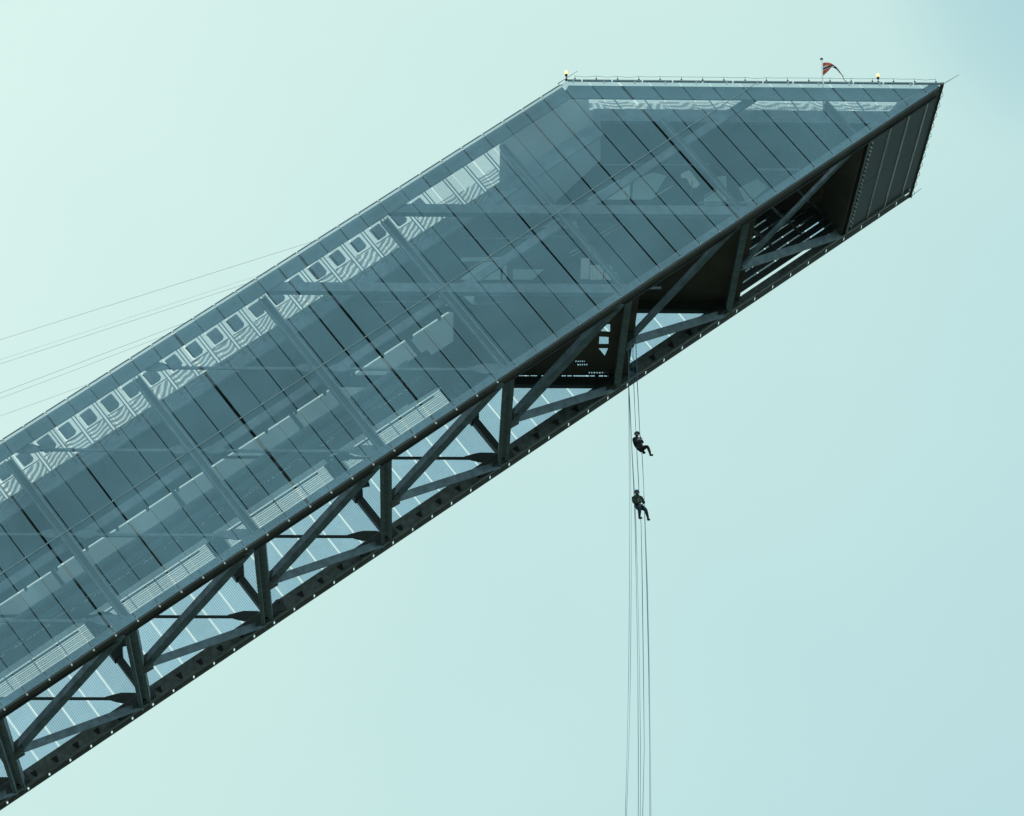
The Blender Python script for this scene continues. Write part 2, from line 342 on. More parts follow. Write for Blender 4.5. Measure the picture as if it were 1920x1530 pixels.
# frames: posts in both walls, cross beams, K bracing
def nd(u, w_): return L(u, .12, w_)
for i, u in enumerate(FR):
    vt = min(VT-.9, topv(u)-2.2*(u > -20))
    bm = bmesh.new()
    slab_uv(bm, u-.50, u-.41, .3, vt, .32, .62)
    if u < -21: slab_uv(bm, u-.15, u-.06, .3, vt, .32, .62)

    link('near_post', bm, STEEL, tower)
    bm = bmesh.new(); slab_uv(bm, u-.405, u-.155, .3, vt, .50, .56); link('post_web', bm, DSTEEL, tower)
    if u < -13:
        bm = bmesh.new(); slab_uv(bm, u-.26, u+.10, .3, 4.8, 11.0, 11.5); slab_uv(bm, u-.16, u+.02, 4.8, vt, 11.2, 11.5)
        q = [L(u-.34, 2.9, 10.9), L(u+.16, 2.9, 10.9), L(u+.60, 3.6, 10.9), L(u+.60, 4.4, 10.9), L(u-.34, 4.4, 10.9)]
        prism(bm, q, Vector((0, .6, 0)))
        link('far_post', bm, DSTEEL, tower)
    bm = bmesh.new()
    if u > -24:
        beam(bm, nd(u-.3, 1.12), nd(u-.3, 11.4), .34, .42)
    else:
        for s in (-.24, .24): beam(bm, nd(u-.35+s, 1.12), nd(u-.35+s, 11.4), .20, .44)
        beam(bm, nd(u-.35, 1.12), nd(u-.35, 11.4), .27, .06)
    link('cross_beam', bm, STEEL, tower)
    if i+1 < len(FR):
        u2 = FR[i+1]; ap = nd(u-.08, 6.3)
        for we, ue in ((.75, u2-.9), (11.1, u2-.7)):
            bm = bmesh.new(); th_ = .28 if (we < 2 and u > -21) else .44; beam(bm, ap, nd(ue, we), th_, .40 if th_ > .3 else .26); link('brace', bm, STEEL, tower)
        bm = bmesh.new()
        hexa(bm, [L(u-.20, -.12, 5.9), L(u+.35, -.12, 5.7), L(u+.35, -.12, 6.9), L(u-.20, -.12, 6.8)], [L(u-.20, .36, 5.9), L(u+.35, .36, 5.7), L(u+.35, .36, 6.9), L(u-.20, .36, 6.8)])
        link('gusset', bm, DSTEEL, tower)
        bm = bmesh.new()
        hexa(bm, [L(u2-1.6, .0, 10.55), L(u2+.25, .0, 10.6), L(u2+.3, .0, 11.3), L(u2-1.5, .0, 11.3)], [L(u2-1.6, .5, 10.55), L(u2+.25, .5, 10.6), L(u2+.3, .5, 11.3), L(u2-1.5, .5, 11.3)])
        link('gusset', bm, DSTEEL, tower)
# last bay: brace from the last frame to the nose
u = FR[-1]; ap = nd(u-.08, 6.3)
for we, ue in ((.75, -5.4), (11.0, -5.3)):
    bm = bmesh.new(); beam(bm, ap, nd(ue, we), .20 if we < 2 else .42, .22 if we < 2 else .40); link('brace', bm, STEEL, tower)

# level diagonals of the two wall trusses
def lens_plate(bm, p, ln, ht, w_, t=.05):
    xs = [-1, -.55, -.3, .3, .55, 1]; q = []
    hs = [.18, .75, 1, 1, .75, .18]
    for x, h in zip(xs, hs): q.append(p+Vector((x*ln/2, 0, h*ht/2)))
    for x, h in reversed(list(zip(xs, hs))): q.append(p+Vector((x*ln/2, 0, -h*ht/2)))
    prism(bm, [v+Vector((0, w_-v.y, 0)) for v in q], Vector((0, t, 0)))
for i in range(len(FR)):
    if i+2 >= len(FR)+0: break
    a = L(FR[i], 11.3, 0); b = L(FR[i+2], .15, 0); zz = b.z
    big = i+2 >= len(FR)-2
    for side, w_ in (('near', .60), ('far', 11.2)):
        A = Vector((a.x+.3, w_, zz)); B = Vector((b.x-.2, w_, zz))
        bm = bmesh.new()
        if big:
            beam(bm, A, B, .45, .50)
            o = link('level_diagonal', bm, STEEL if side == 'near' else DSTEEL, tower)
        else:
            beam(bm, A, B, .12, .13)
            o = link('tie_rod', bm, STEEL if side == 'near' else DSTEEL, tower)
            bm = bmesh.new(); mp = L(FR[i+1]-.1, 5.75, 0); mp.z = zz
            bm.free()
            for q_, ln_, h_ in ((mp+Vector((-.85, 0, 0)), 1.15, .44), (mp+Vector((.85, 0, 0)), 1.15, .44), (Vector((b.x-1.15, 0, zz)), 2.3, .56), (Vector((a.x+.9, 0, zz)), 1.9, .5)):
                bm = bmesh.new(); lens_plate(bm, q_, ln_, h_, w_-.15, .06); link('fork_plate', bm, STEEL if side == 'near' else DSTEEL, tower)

# inrun deck: sloping box slab inside the shell
u_r = (-1.9-9.2*ce)/se
bm = bmesh.new(); slab_uv(bm, U_LO, u_r, 9.20, 9.9, 2.3, 11.6); link('inrun_deck', bm, CONC, tower)
bm = bmesh.new(); slab_uv(bm, U_LO, u_r, 8.60, 9.08, 1.35, 1.62); slab_uv(bm, U_LO, u_r, 9.0, 9.08, 1.625, 2.3)
link('deck_edge_beam', bm, STEEL, tower)
bm = bmesh.new()
uu = U_LO
while uu < u_r:
    slab_uv(bm, uu, uu+.12, 8.95, 9.19, 1.65, 11.5); uu += 1.9
link('deck_ribs', bm, CONC, tower)
# balustrade bays behind the open strip
for i in range(len(SE)-1):
    ub, ua = SE[i], SE[i+1]
    if ub > -19.2: continue
    fr = min(abs((ua+ub)/2-.2-f) for f in FR) < .45
    bm = bmesh.new(); slab_uv(bm, ua+.09, ub-.09, 9.09, 11.5, 1.40, 1.41)
    o = link('balustrade', bm, MOIRE, tower)
    cx = random.uniform(0, 9)
    uvmap(o, lambda c, ua=ua: (UV(c)[0]-ua-.0+1.267*i, UV(c)[1]-9.09))
    bm = bmesh.new()
    for d in (-.085, .085): slab_uv(bm, ua+d-.02, ua+d+.02, 9.09, 11.5, 1.42, 1.5)
    link('baluster', bm, STEEL, tower)
    if -24.7 < ub: continue
    bm = bmesh.new()
    c0 = (ua+ub)/2+random.uniform(-.04, .04)
    q = [(-.33, .26), (-.36, .34), (-.27, .37), (.28, .40), (.32, .34), (.33, -.26), (.19, -.38), (-.26, -.39), (-.32, -.31)]
    sc_ = random.uniform(.92, 1.08)
    prism(bm, [L(c0+x*sc_, 10.80+y*sc_, 1.30) for x, y in q], Vector((0, .06, 0)))
    slab_uv(bm, ua+.12, ub-.12, 10.28, 10.32, 1.31, 1.35)
    link('backrest_plate', bm, STEEL, tower)
    bm = bmesh.new()                              # stepped stair stringer seen through the mesh
    pts = [L(ua+.1, 9.09, 1.46)]; n = 4
    for s in range(n):
        x = ua+.15+(ub-ua-.3)*s/n; y = 9.25+.10*(s % 2)
        pts += [L(x, y, 1.46), L(x+.12, y+.16, 1.46)]
    pts.append(L(ub-.1, 9.09, 1.46))
    prism(bm, pts, Vector((0, .05, 0))); link('stair_stringer', bm, STEEL, tower)

# service walkway near the far wall
bm = bmesh.new(); slab_uv(bm, U_LO, -28.4, 5.90, 5.93, 8.5, 9.40)
slab_uv(bm, U_LO, -28.4, 5.90, 5.93, 9.62, 11.3); slab_uv(bm, U_LO, -28.4, 5.9, 6.75, 8.40, 8.48)
uu = U_LO
random.seed(3)
while uu < -28.6:
    d = random.uniform(.06, .9) if random.random() < .3 else random.uniform(.04, .12)
    slab_uv(bm, uu, uu+d, 5.902, 5.928, 9.401, 9.619)
    uu += d+random.uniform(.05, .30)
link('service_walkway', bm, CONC, tower)
for w0, v0_, hh in ((5.0, 5.35, .16), (6.2, 5.2, .10), (7.2, 5.5, .14)):
    bm = bmesh.new(); slab_uv(bm, U_LO, -28.6-.4*w0, v0_, v0_+hh, w0, w0+.45); link('duct', bm, STEEL, tower)
bm = bmesh.new()
uu = U_LO
while uu < -29:
    slab_uv(bm, uu, uu+random.uniform(.8, 1.5), 5.80, 5.86, 8.9, 8.94); uu += 2.53
link('walkway_pipe', bm, PALE, tower)

# ------------------------------------------------------------------ top house: roof, level floors, soffit
ZR = TZ-1.9; Z1 = L(FR[-1], .15).z+.28; Z2 = L(FR[-2], .15).z+.28
xs = L(-VT/TAN, VT).x
def rect(x0, x1, w0, w1, z): return [Vector((x0, w0, z)), Vector((x1, w0, z)), Vector((x1, w1, z)), Vector((x0, w1, z))]
def onz(pts, z): return [PZ(a, b, z) for a, b in pts]
xr = L(u_r, 9.2).x
xn = TX-2.6
ZR = P(1400, 231, 1.5).z; ZB = P(1400, 208, 1.5).z
sky_h = []
strips = [(1437, 400, 1498, 366), (1543, 353, 1568, 335), (1498, 385, 1537, 362), (1514, 394, 1553, 370), (1560, 365, 1582, 350), (1468, 424, 1507, 401), (1531, 401, 1571, 376), (1412, 424, 1430, 413), (1420, 388, 1470, 358), (1470, 398, 1494, 383), (1505, 372, 1530, 356), (1440, 428, 1462, 414), (1548, 382, 1590, 356), (1500, 422, 1535, 401), (1552, 391, 1580, 373)]
sky_h += [[(a, b-1.1), (c, d-1.1), (c, d+1.1), (a, b+1.1)] for a, b, c, d in strips]  # made-up roof slots, cut so sky shows as bright strips
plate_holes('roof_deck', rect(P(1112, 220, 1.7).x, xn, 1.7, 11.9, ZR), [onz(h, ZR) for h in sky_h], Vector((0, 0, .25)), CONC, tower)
bm = bmesh.new(); prism(bm, rect(P(1380, 400, 11).x, xn-2.2, 3.0, 11.9, ZR+.30), Vector((0, 0, .02))); o = link('dimming_mesh', bm, FSCREEN, tower); uvmap(o, lambda c: (c.x, c.y))  # added sheet over the slots, only dims the sky behind them
bm = bmesh.new(); prism(bm, [P(a, b, 1.47) for a, b in ((1692, 180), (1752, 160), (1700, 214), (1664, 214))], Vector((0, .02, 0))); link('side_lining', bm, REDGE, tower)
bm = bmesh.new(); prism(bm, [Vector((P(1112, 220, 1.5).x, 1.4, ZR)), Vector((P(1640, 220, 1.5).x, 1.4, ZR)), Vector((P(1668, 220, 1.5).x, 1.4, ZB)), Vector((P(1112, 220, 1.5).x, 1.4, ZB))], Vector((0, .28, 0)))
link('roof_edge_beam', bm, STEEL, tower)
bm = bmesh.new(); prism(bm, [P(a, b, 1.4) for a, b in ((938, 252), (1050, 176), (1104, 176), (1104, 206), (1126, 206), (1126, 300), (1040, 380), (900, 395), (936, 352))], Vector((0, .02, 0)))
link('side_lining', bm, LINING, tower)
bm = bmesh.new(); prism(bm, [P(a, b, 1.5) for a, b in ((1104, 180), (1700, 183), (1688, 207), (1104, 207))], Vector((0, .01, 0)))
o = link('parapet_mesh', bm, MOIRE, tower); uvmap(o, lambda c: (c.x*.8+c.z*.9, (c.z-ZB)*1.0+.75))
bm = bmesh.new(); prism(bm, [P(a, b, 1.6) for a, b in ((1200, 198), (1690, 198), (1680, 207), (1196, 207))], Vector((0, .01, 0)))
o = link('parapet_kick_plate', bm, GRATE, tower); uvmap(o, lambda c: (c.x, c.z))
for x0 in (1148, 1205, 1325, 1478, 1600):
    bm = bmesh.new(); beam(bm, P(x0, 182, 1.3), P(x0+20, 208, 1.3), .05, .05); link('parapet_stay', bm, STEEL, tower)
# lining inside the far wall of the top house, with window openings
win = []
pl = lambda pts: [P(a, b, 11.75) for a, b in pts]
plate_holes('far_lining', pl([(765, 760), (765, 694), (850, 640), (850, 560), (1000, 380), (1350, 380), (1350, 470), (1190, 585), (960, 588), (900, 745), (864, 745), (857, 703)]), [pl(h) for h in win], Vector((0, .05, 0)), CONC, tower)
for nm, pts, w_, hs in (('bright_lattice_plate', [(1107, 497), (1143, 497), (1147, 501), (1150, 508), (1157, 513), (1157, 524), (1107, 524)], 2.0, [(1111+5*i, 500.5+5*j) for i in range(8) for j in range(5) if i*5 < 34+j*3]),  # added pale plate, stands in for a bright gridded opening
        ('display_board', [(1277, 326), (1291, 319), (1296, 323), (1312, 345), (1306, 352), (1297, 352), (1288, 334), (1277, 333)], 2.5, []),
        ('display_board', [(1088, 523), (1090, 484), (1106, 484), (1105, 523)], 2.5, [])):
    plate_holes(nm, [P(a, b, w_) for a, b in pts], [[P(a+1.3*math.cos(t), b+1.3*math.sin(t), w_) for t in (0, 1.57, 3.14, 4.71)] for a, b in hs], Vector((0, .05, 0)), PALE, tower)
LPATCH = perf('pale_light_patch', (.55, .76, .80), .35, var=.12, tv=.1)  # pale sheet colour for patches of light inside
for pts, w_ in (([(1098, 374), (1158, 338), (1174, 335), (1174, 374)], 2.3), ([(1174.5, 374), (1174.5, 334), (1181, 334), (1181, 374)], 2.28), ([(1185, 374), (1188, 337), (1225, 323), (1250, 330), (1222, 374)], 3.4),
        ([(1110, 403), (1183, 403), (1155, 424), (1112, 424)], 2.3), ([(1014, 427), (1055, 401), (1068, 401), (1092, 427)], 2.6), ([(862, 524), (905, 491), (938, 491), (938, 524)], 2.4), ([(864, 490), (864, 482), (950, 482), (950, 524), (943, 524), (943, 489)], 2.7),
        ([(962, 524), (962, 505), (1020, 505), (998, 524)], 2.6), ([(864, 551), (962, 551), (962, 558), (928, 571), (886, 571)], 2.4), ([(820, 550), (835, 550), (845, 564), (843, 573), (836, 574), (825, 562)], 2.2),
        ([(1320, 372), (1345, 356), (1345, 330), (1362, 330), (1362, 384), (1320, 384)], 3.6), ([(1385, 352), (1420, 335), (1440, 350), (1400, 384)], 4.2)):
    bm = bmesh.new(); prism(bm, [P(a, b, w_) for a, b in pts], Vector((0, .03, 0))); link('light_patch_plate', bm, LPATCH, tower)  # added pale plates in the shape of bright patches, no real partitions
for a, b, c in ((985, 1112, 443), (860, 1000, 447), (1120, 1330, 309), (700, 860, 566)):
    bm = bmesh.new(); beam(bm, P(a, c, 2.0), P(b, c, 2.0), .05, .06); link('floor_edge', bm, STEEL, tower)
for a, b, c in ((1310, 1430, 380), (1130, 1240, 540), (1420, 1500, 318)):
    bm = bmesh.new(); beam(bm, P(a, c, 3.0), P(b, c, 3.0), .05, .14); link('floor_edge', bm, STEEL, tower)
for a, b, c, d in ((1298, 340, 1294, 374), (1134, 488, 1131, 524), (1081, 452, 1081, 470)):
    bm = bmesh.new(); beam(bm, P(a, b, 1.9), P(c, d, 1.9), .06, .06); link('stand_post', bm, DSTEEL, tower)
for a, b, c, d in ((1124, 439, 1165, 417), (1129, 444, 1171, 421), (1068, 474, 1085, 466), (1072, 480, 1089, 471), (1225, 370, 1262, 348), (1320, 368, 1362, 343)):
    bm = bmesh.new(); beam(bm, P(a, b, 1.3), P(c, d, 1.3), .03, .03); link('handrail', bm, PALE, tower)
# floors
x1r = L((Z1-TZ)/se, 0).x; x2r = L((Z2-TZ)/se, 0).x
x1l = PZ(1085, 400, Z1).x; x2l = L(-28.0, 5).x+1.0
hole2 = [[(1124, 596), (1144, 592), (1143, 600), (1124, 600)], [(1127, 608), (1144, 608), (1144, 622), (1126, 621)], [(1124, 631), (1141, 632), (1141, 645), (1123, 645)], [(1122, 653), (1140, 653), (1134, 667)]]
random.seed(11)
def dashes(xa, xb, ls, gs):
    o_ = []; x = xa
    while x < xb:
        l = min(random.choice(ls), xb-x); o_.append((x, x+l)); x += l+random.choice(gs)
    return o_
rows = [(676.3, 678.8, dashes(1079, 1096, (2,), (2,))), (682.6, 685.2, dashes(1083, 1102, (2,), (2,))), (697.6, 700.2, dashes(1104, 1140, (2, 3), (2.5,))), (703.8, 707.4, dashes(972, 1142, (8, 12, 20, 30), (2, 3, 8)))]
GX0, GX1, GY0, GY1 = 968, 1145, 674, 709
hole2.append([(GX0, GY0), (GX1, GY0), (GX1, GY1), (GX0, GY1)])
plate_holes('viewing_floor', rect(x2l, x2r-.25, 1.0, 11.6, Z2), [onz(h, Z2) for h in hole2], Vector((0, 0, .012)), CONC, tower)
bm = bmesh.new(); y0 = GY0
for ya, yb, ds in rows+[(GY1, GY1, [])]:
    prism(bm, onz([(GX0, y0), (GX1, y0), (GX1, ya), (GX0, ya)], Z2), Vector((0, 0, .012)))
    x = GX0
    for da, db in ds+([(GX1, GX1)] if ds else []):
        if da-x > .2: prism(bm, onz([(x, ya), (da, ya), (da, yb), (x, yb)], Z2), Vector((0, 0, .012)))
        x = db
    y0 = yb
link('floor_grille', bm, CONC, tower)
hole1 = []
hole1 = []
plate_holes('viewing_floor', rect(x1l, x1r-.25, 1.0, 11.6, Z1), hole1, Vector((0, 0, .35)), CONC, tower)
# bottom cladding of the nose
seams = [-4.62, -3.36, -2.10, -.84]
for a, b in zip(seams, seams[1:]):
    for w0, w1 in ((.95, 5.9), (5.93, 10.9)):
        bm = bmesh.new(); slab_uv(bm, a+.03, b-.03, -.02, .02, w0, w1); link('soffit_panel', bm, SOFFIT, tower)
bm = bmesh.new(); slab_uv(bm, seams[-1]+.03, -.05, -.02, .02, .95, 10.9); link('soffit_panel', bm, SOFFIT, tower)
for s in seams[1:]:
    for d in (-.028, .012):
        bm = bmesh.new(); slab_uv(bm, s+d, s+d+.016, -.06, -.022, 1.0, 10.8); link('seam_light_strip', bm, PALE, tower)  # pale strips stand in for light leaking through the soffit seams
bm = bmesh.new(); slab_uv(bm, -4.98, -4.80, -.12, .2, .95, 10.9); link('cross_beam', bm, DSTEEL, tower)
bm = bmesh.new()
for k in range(22):
    w0 = 1.2+k*.43+random.uniform(0, .1); slab_uv(bm, -4.71, -4.63, -.17, -.02, w0, w0+.03)
link('light_leak_tab', bm, PALE, tower)  # added pale tabs imitate a row of leaking light
# partition closing the nose and slatted ceiling before it
bm = bmesh.new(); slab_uv(bm, -5.2, -5.05, .03, 3.2, 1.0, 11.92); link('partition', bm, CONC, tower)
for k in range(12):
    v = .46+k*.46
    bm = bmesh.new(); slab_uv(bm, -12.9, -5.22, v, v+.36, 10.80, 10.88); link('ceiling_slat', bm, DSTEEL, tower)
for k in range(6):
    for j in range(4):
        u = -12.0+j*1.75+.55*(k % 3); w_ = 4.0+k*1.2; bm = bmesh.new(); slab_uv(bm, u, u+.14, 1.0, 1.7, w_-.08, w_); link('ceiling_hanger', bm, DSTEEL, tower)
# nose edge trims
bm = bmesh.new()
beam(bm, L(-.02, .02, .0), L(-.02, .02, 12.0), .16, .16); link('nose_edge', bm, CHORD, tower)
bm = bmesh.new()
for k in range(11):
    w0 = .9+k*1.05
    tube(bm, [L(.04, .05, w0+t*.9)+Vector((.10+.10*math.sin(t*PI), 0, -.10*math.sin(t*PI*2))) for t in [j/6 for j in range(7)]], .014, 5)
link('edge_wire', bm, DSTEEL, tower)

# parapet wire and posts on the level roof edge
bm = bmesh.new(); pr = []
for k in range(18):
    p = Vector((TX-.35-k*1.11, .06, TZ+.07))
    tube(bm, [p, p+Vector((0, 0, .10))], .045, 6); tube(bm, [p+Vector((0, 0, .10)), p+Vector((0, 0, .26))], .012, 5); pr.append(p+Vector((0, 0, .24)))
pts = []
for a, b in zip(pr, pr[1:]):
    sg = random.choice((0, .02, .06)); pts += [a, (a+b)/2-Vector((0, 0, sg))]
tube(bm, pts+[pr[-1]], .009, 5); link('parapet_wire', bm, DSTEEL, tower)
bm = bmesh.new()
lug = P(523, 1138, 10.8); n = 14
q = [P(523+10*math.cos(t), 1133-10*math.sin(t), 10.8) for t in [PI*k/10 for k in range(11)]] + [P(514, 1150, 10.8), P(538, 1142, 10.8)]
hl = [P(523+2.4*math.cos(2*PI*k/8), 1130+2.4*math.sin(2*PI*k/8), 10.8) for k in range(8)]
plate_holes('lifting_lug', q, [hl], Vector((0, .08, 0)), DSTEEL, tower); bm.free()

# ------------------------------------------------------------------ loose things
def floodlight(px, py, w_, label):
    c = P(px, py, w_); t = thing('floodlight', label, 'floodlight', 'floodlights under the truss', loc=c)
    bm = bmesh.new(); beam(bm, Vector((-.16, 0, 0)), Vector((.16, 0, .1)), .3, .34); beam(bm, Vector((.16, 0, .10)), Vector((.22, 0, .12)), .36, .40); link('housing', bm, DSTEEL, t)
    bm = bmesh.new(); tube(bm, [Vector((0, -.2, 0)), Vector((0, -.2, .42)), Vector((0, .2, .42)), Vector((0, .2, 0))], .03); link('bracket', bm, DSTEEL, t)
floodlight(683, 908, 10.2, 'small dark floodlight clamped under the truss near its middle bay')
floodlight(233, 1206, 10.2, 'small dark floodlight clamped under the truss in the lower left bay')

def obstruction_light(px, label):
    c = P(px, 156, .12); c.z = TZ+.07
    t = thing('warning_light', label, 'warning light', 'amber warning lights on the roof edge', loc=c)
    bm = bmesh.new(); tube(bm, [(0, 0, 0), (0, 0, .09), (0, 0, .10)], [.07, .07, .04], 8); link('foot', bm, DSTEEL, t)
    bm = bmesh.new(); tube(bm, [(0, 0, .10), (0, 0, .24)], .022, 8); link('stem', bm, DSTEEL, t)
    bm = bmesh.new(); tube(bm, [(0, 0, .24), (0, 0, .27), (0, 0, .36), (0, 0, .38)], [.04, .07, .078, .06], 10); link('socket', bm, DSTEEL, t)
    bm = bmesh.new(); tube(bm, [(0, 0, .38), (0, 0, .42), (0, 0, .52), (0, 0, .57), (0, 0, .59)], [.06, .078, .078, .055, .02], 12); link('lamp', bm, AMBER, t, True)
AMBER = emis('amber_lamp', (1.0, .60, .20), 1.6)
obstruction_light(1062, 'lit amber warning light at the left corner of the level roof edge')
obstruction_light(1647, 'lit amber warning light right of the flag on the roof edge')

def rod(a, b, wa, label):
    A = P(a[0], a[1], wa); B = P(b[0], b[1], wa); bm = bmesh.new()
    tube(bm, [Vector((0, 0, 0)), (B-A)*.12, B-A], [.03, .018, .010], 6)
    o = link('lightning_rod', bm, DSTEEL); o.matrix_world = TOW @ Matrix.Translation(A); tag(o, label, 'lightning rod', 'slanting lightning rods')
rod((1046, 157), (1083, 133), .02, 'thin slanting lightning rod beside the left amber light')
rod((1766, 159), (1798, 140), .02, 'thin slanting lightning rod at the sharp upper right tip')
rod((1704, 371), (1728, 353), 11.9, 'thin slanting lightning rod at the lower corner of the nose')

# flagpole and flag
pb = P(1541.5, 157, 1.2); pb.z = ZR+.36
t = thing('flagpole', 'white flagpole with a dark cap on the level roof', 'flagpole', loc=pb)
ptop = P(1540.5, 112, 1.2)-pb
WH = mat('white_paint', (.75, .80, .84), .4)
bm = bmesh.new(); tube(bm, [(0, 0, 0), ptop*.5, ptop], [.055, .045, .035], 10); link('pole', bm, WH, t, True)
bm = bmesh.new(); tube(bm, [ptop, ptop+Vector((0, 0, .02)), ptop+Vector((0, 0, .07)), ptop+Vector((0, 0, .10))], [.03, .08, .08, .03], 10); link('finial', bm, DSTEEL, t, True)
def flag():
    top = [(1542.8, 118), (1548, 117.2), (1554, 117.2), (1559, 119), (1564, 122), (1568, 125.5), (1572, 130), (1576, 135.5), (1579, 140), (1581, 142.5)]
    bot = [(1543.2, 142), (1548, 138), (1553, 133.5), (1556, 129.5), (1559.5, 125.8), (1564, 127.5), (1569, 130.5), (1573, 135.5), (1577, 140), (1580, 143)]
    wv = [1.2, 1.25, 1.38, 1.3, 1.15, 1.1, 1.2, 1.3, 1.28, 1.25]
    nt_ = 24; bm = bmesh.new(); uvl = bm.loops.layers.uv.new('UVMap'); org = P(1542.8, 118, 1.2)
    def samp(a, x):
        i = min(int(x), len(a)-2); f = x-i
        return [p+(q-p)*f for p, q in zip(a[i], a[i+1])]
    grid = []; ns = 40
    for i in range(ns+1):
        x = i/ns*(len(top)-1); a = samp(top, x); b = samp(bot, x); ww = samp([(q,) for q in wv], x)[0]
        row = []
        for j in range(nt_+1):
            f = j/nt_; px = a[0]+(b[0]-a[0])*f; py = a[1]+(b[1]-a[1])*f
            # depth ripples: folds running out from the hoist
            row.append((bm.verts.new(P(px, py, ww+.10*math.sin(f*9+x*1.1)*(x/9)**.5+.06*math.sin(x*2.2))-org), (i/ns, f)))
        grid.append(row)
    for i in range(ns):
        for j in range(nt_):
            q = [grid[i][j], grid[i][j+1], grid[i+1][j+1], grid[i+1][j]]
            fc = bm.faces.new([v for v, _ in q])
            for lp, (_, uv) in zip(fc.loops, q): lp[uvl].uv = uv
    tl = [P(a, b, 1.25)-org for a, b in ((1580.3, 142), (1580.6, 145), (1582, 149), (1585, 151.5), (1588, 153))]
    tube(bm, tl, [.03, .02, .02, .018, .012], 5)
    m = bpy.data.materials.new('flag_cloth'); m.use_nodes = True; t_ = m.node_tree; b = t_.nodes['Principled BSDF']; b.inputs['Roughness'].default_value = .8
    uvn = N(t_, 'ShaderNodeUVMap'); sx = N(t_, 'ShaderNodeSeparateXYZ'); t_.links.new(uvn.outputs[0], sx.inputs[0])
    def band(src, c, h):
        a = N(t_, 'ShaderNodeMath', operation='SUBTRACT'); t_.links.new(src, a.inputs[0]); a.inputs[1].default_value = c
        d = N(t_, 'ShaderNodeMath', operation='ABSOLUTE'); t_.links.new(a.outputs[0], d.inputs[0])
        l_ = N(t_, 'ShaderNodeMath', operation='LESS_THAN'); t_.links.new(d.outputs[0], l_.inputs[0]); l_.inputs[1].default_value = h; return l_.outputs[0]
    def mxm(a, b_):
        n = N(t_, 'ShaderNodeMath', operation='MAXIMUM'); t_.links.new(a, n.inputs[0]); t_.links.new(b_, n.inputs[1]); return n.outputs[0]
    wb = mxm(band(sx.outputs['Y'], .47, .16), band(sx.outputs['X'], .56, .11)); bb = mxm(band(sx.outputs['Y'], .47, .085), band(sx.outputs['X'], .56, .065))
    m1 = N(t_, 'ShaderNodeMix', data_type='RGBA'); m1.inputs['A'].default_value = (.50, .085, .05, 1); m1.inputs['B'].default_value = (.8, .82, .85, 1); t_.links.new(wb, m1.inputs['Factor'])
    m2 = N(t_, 'ShaderNodeMix', data_type='RGBA'); m2.inputs['B'].default_value = (.01, .05, .12, 1); t_.links.new(m1.outputs['Result'], m2.inputs['A']); t_.links.new(bb, m2.inputs['Factor'])
    t_.links.new(m2.outputs['Result'], b.inputs['Base Color'])
    me = bpy.data.meshes.new('flag'); bm.to_mesh(me); bm.free(); me.materials.append(m)
    for p in me.polygons: p.use_smooth = True
    o = bpy.data.objects.new('flag', me); COL.objects.link(o); o.matrix_world = TOW @ Matrix.Translation(org)
    tag(o, 'drooping red flag with a white and blue cross at the roof edge', 'flag')
flag()

# cables behind the tower
CAB = mat('cable_steel', (.20, .24, .26), .6)
for (a, b, r, lab) in (((-60, 656), (640, 436), .016, 'topmost thin cable left of the tower'),
                    ((-60, 694), (560, 492), .009, 'faintest thin cable, second from the top left of the tower'),
                    ((-60, 702), (560, 500), .015, 'third thin cable from the top left of the tower'),
                    ((-60, 760), (420, 577), .016, 'fourth thin cable from the top, upper of a close pair'),
                    ((-60, 770), (420, 587), .014, 'fifth thin cable from the top, lower of a close pair'),
                    ((-60, 802), (260, 686), .013, 'lowest thin cable, nearest the lower left of the tower')):
    A = P(a[0], a[1], 16); B = P(b[0], b[1], 16); A2 = A+(A-B)*1.2; bm = bmesh.new(); B2 = B+(B-A)*.12
    pts = [A2+(B2-A2)*(k/12) - Vector((0, 0, 1))*0 for k in range(13)]
    tube(bm, [p-B2 for p in pts], r*.5, 5)
    o = link('cable', bm, CAB); o.matrix_world = TOW @ Matrix.Translation(B2); tag(o, lab, 'cable', 'thin cables running down behind the tower')

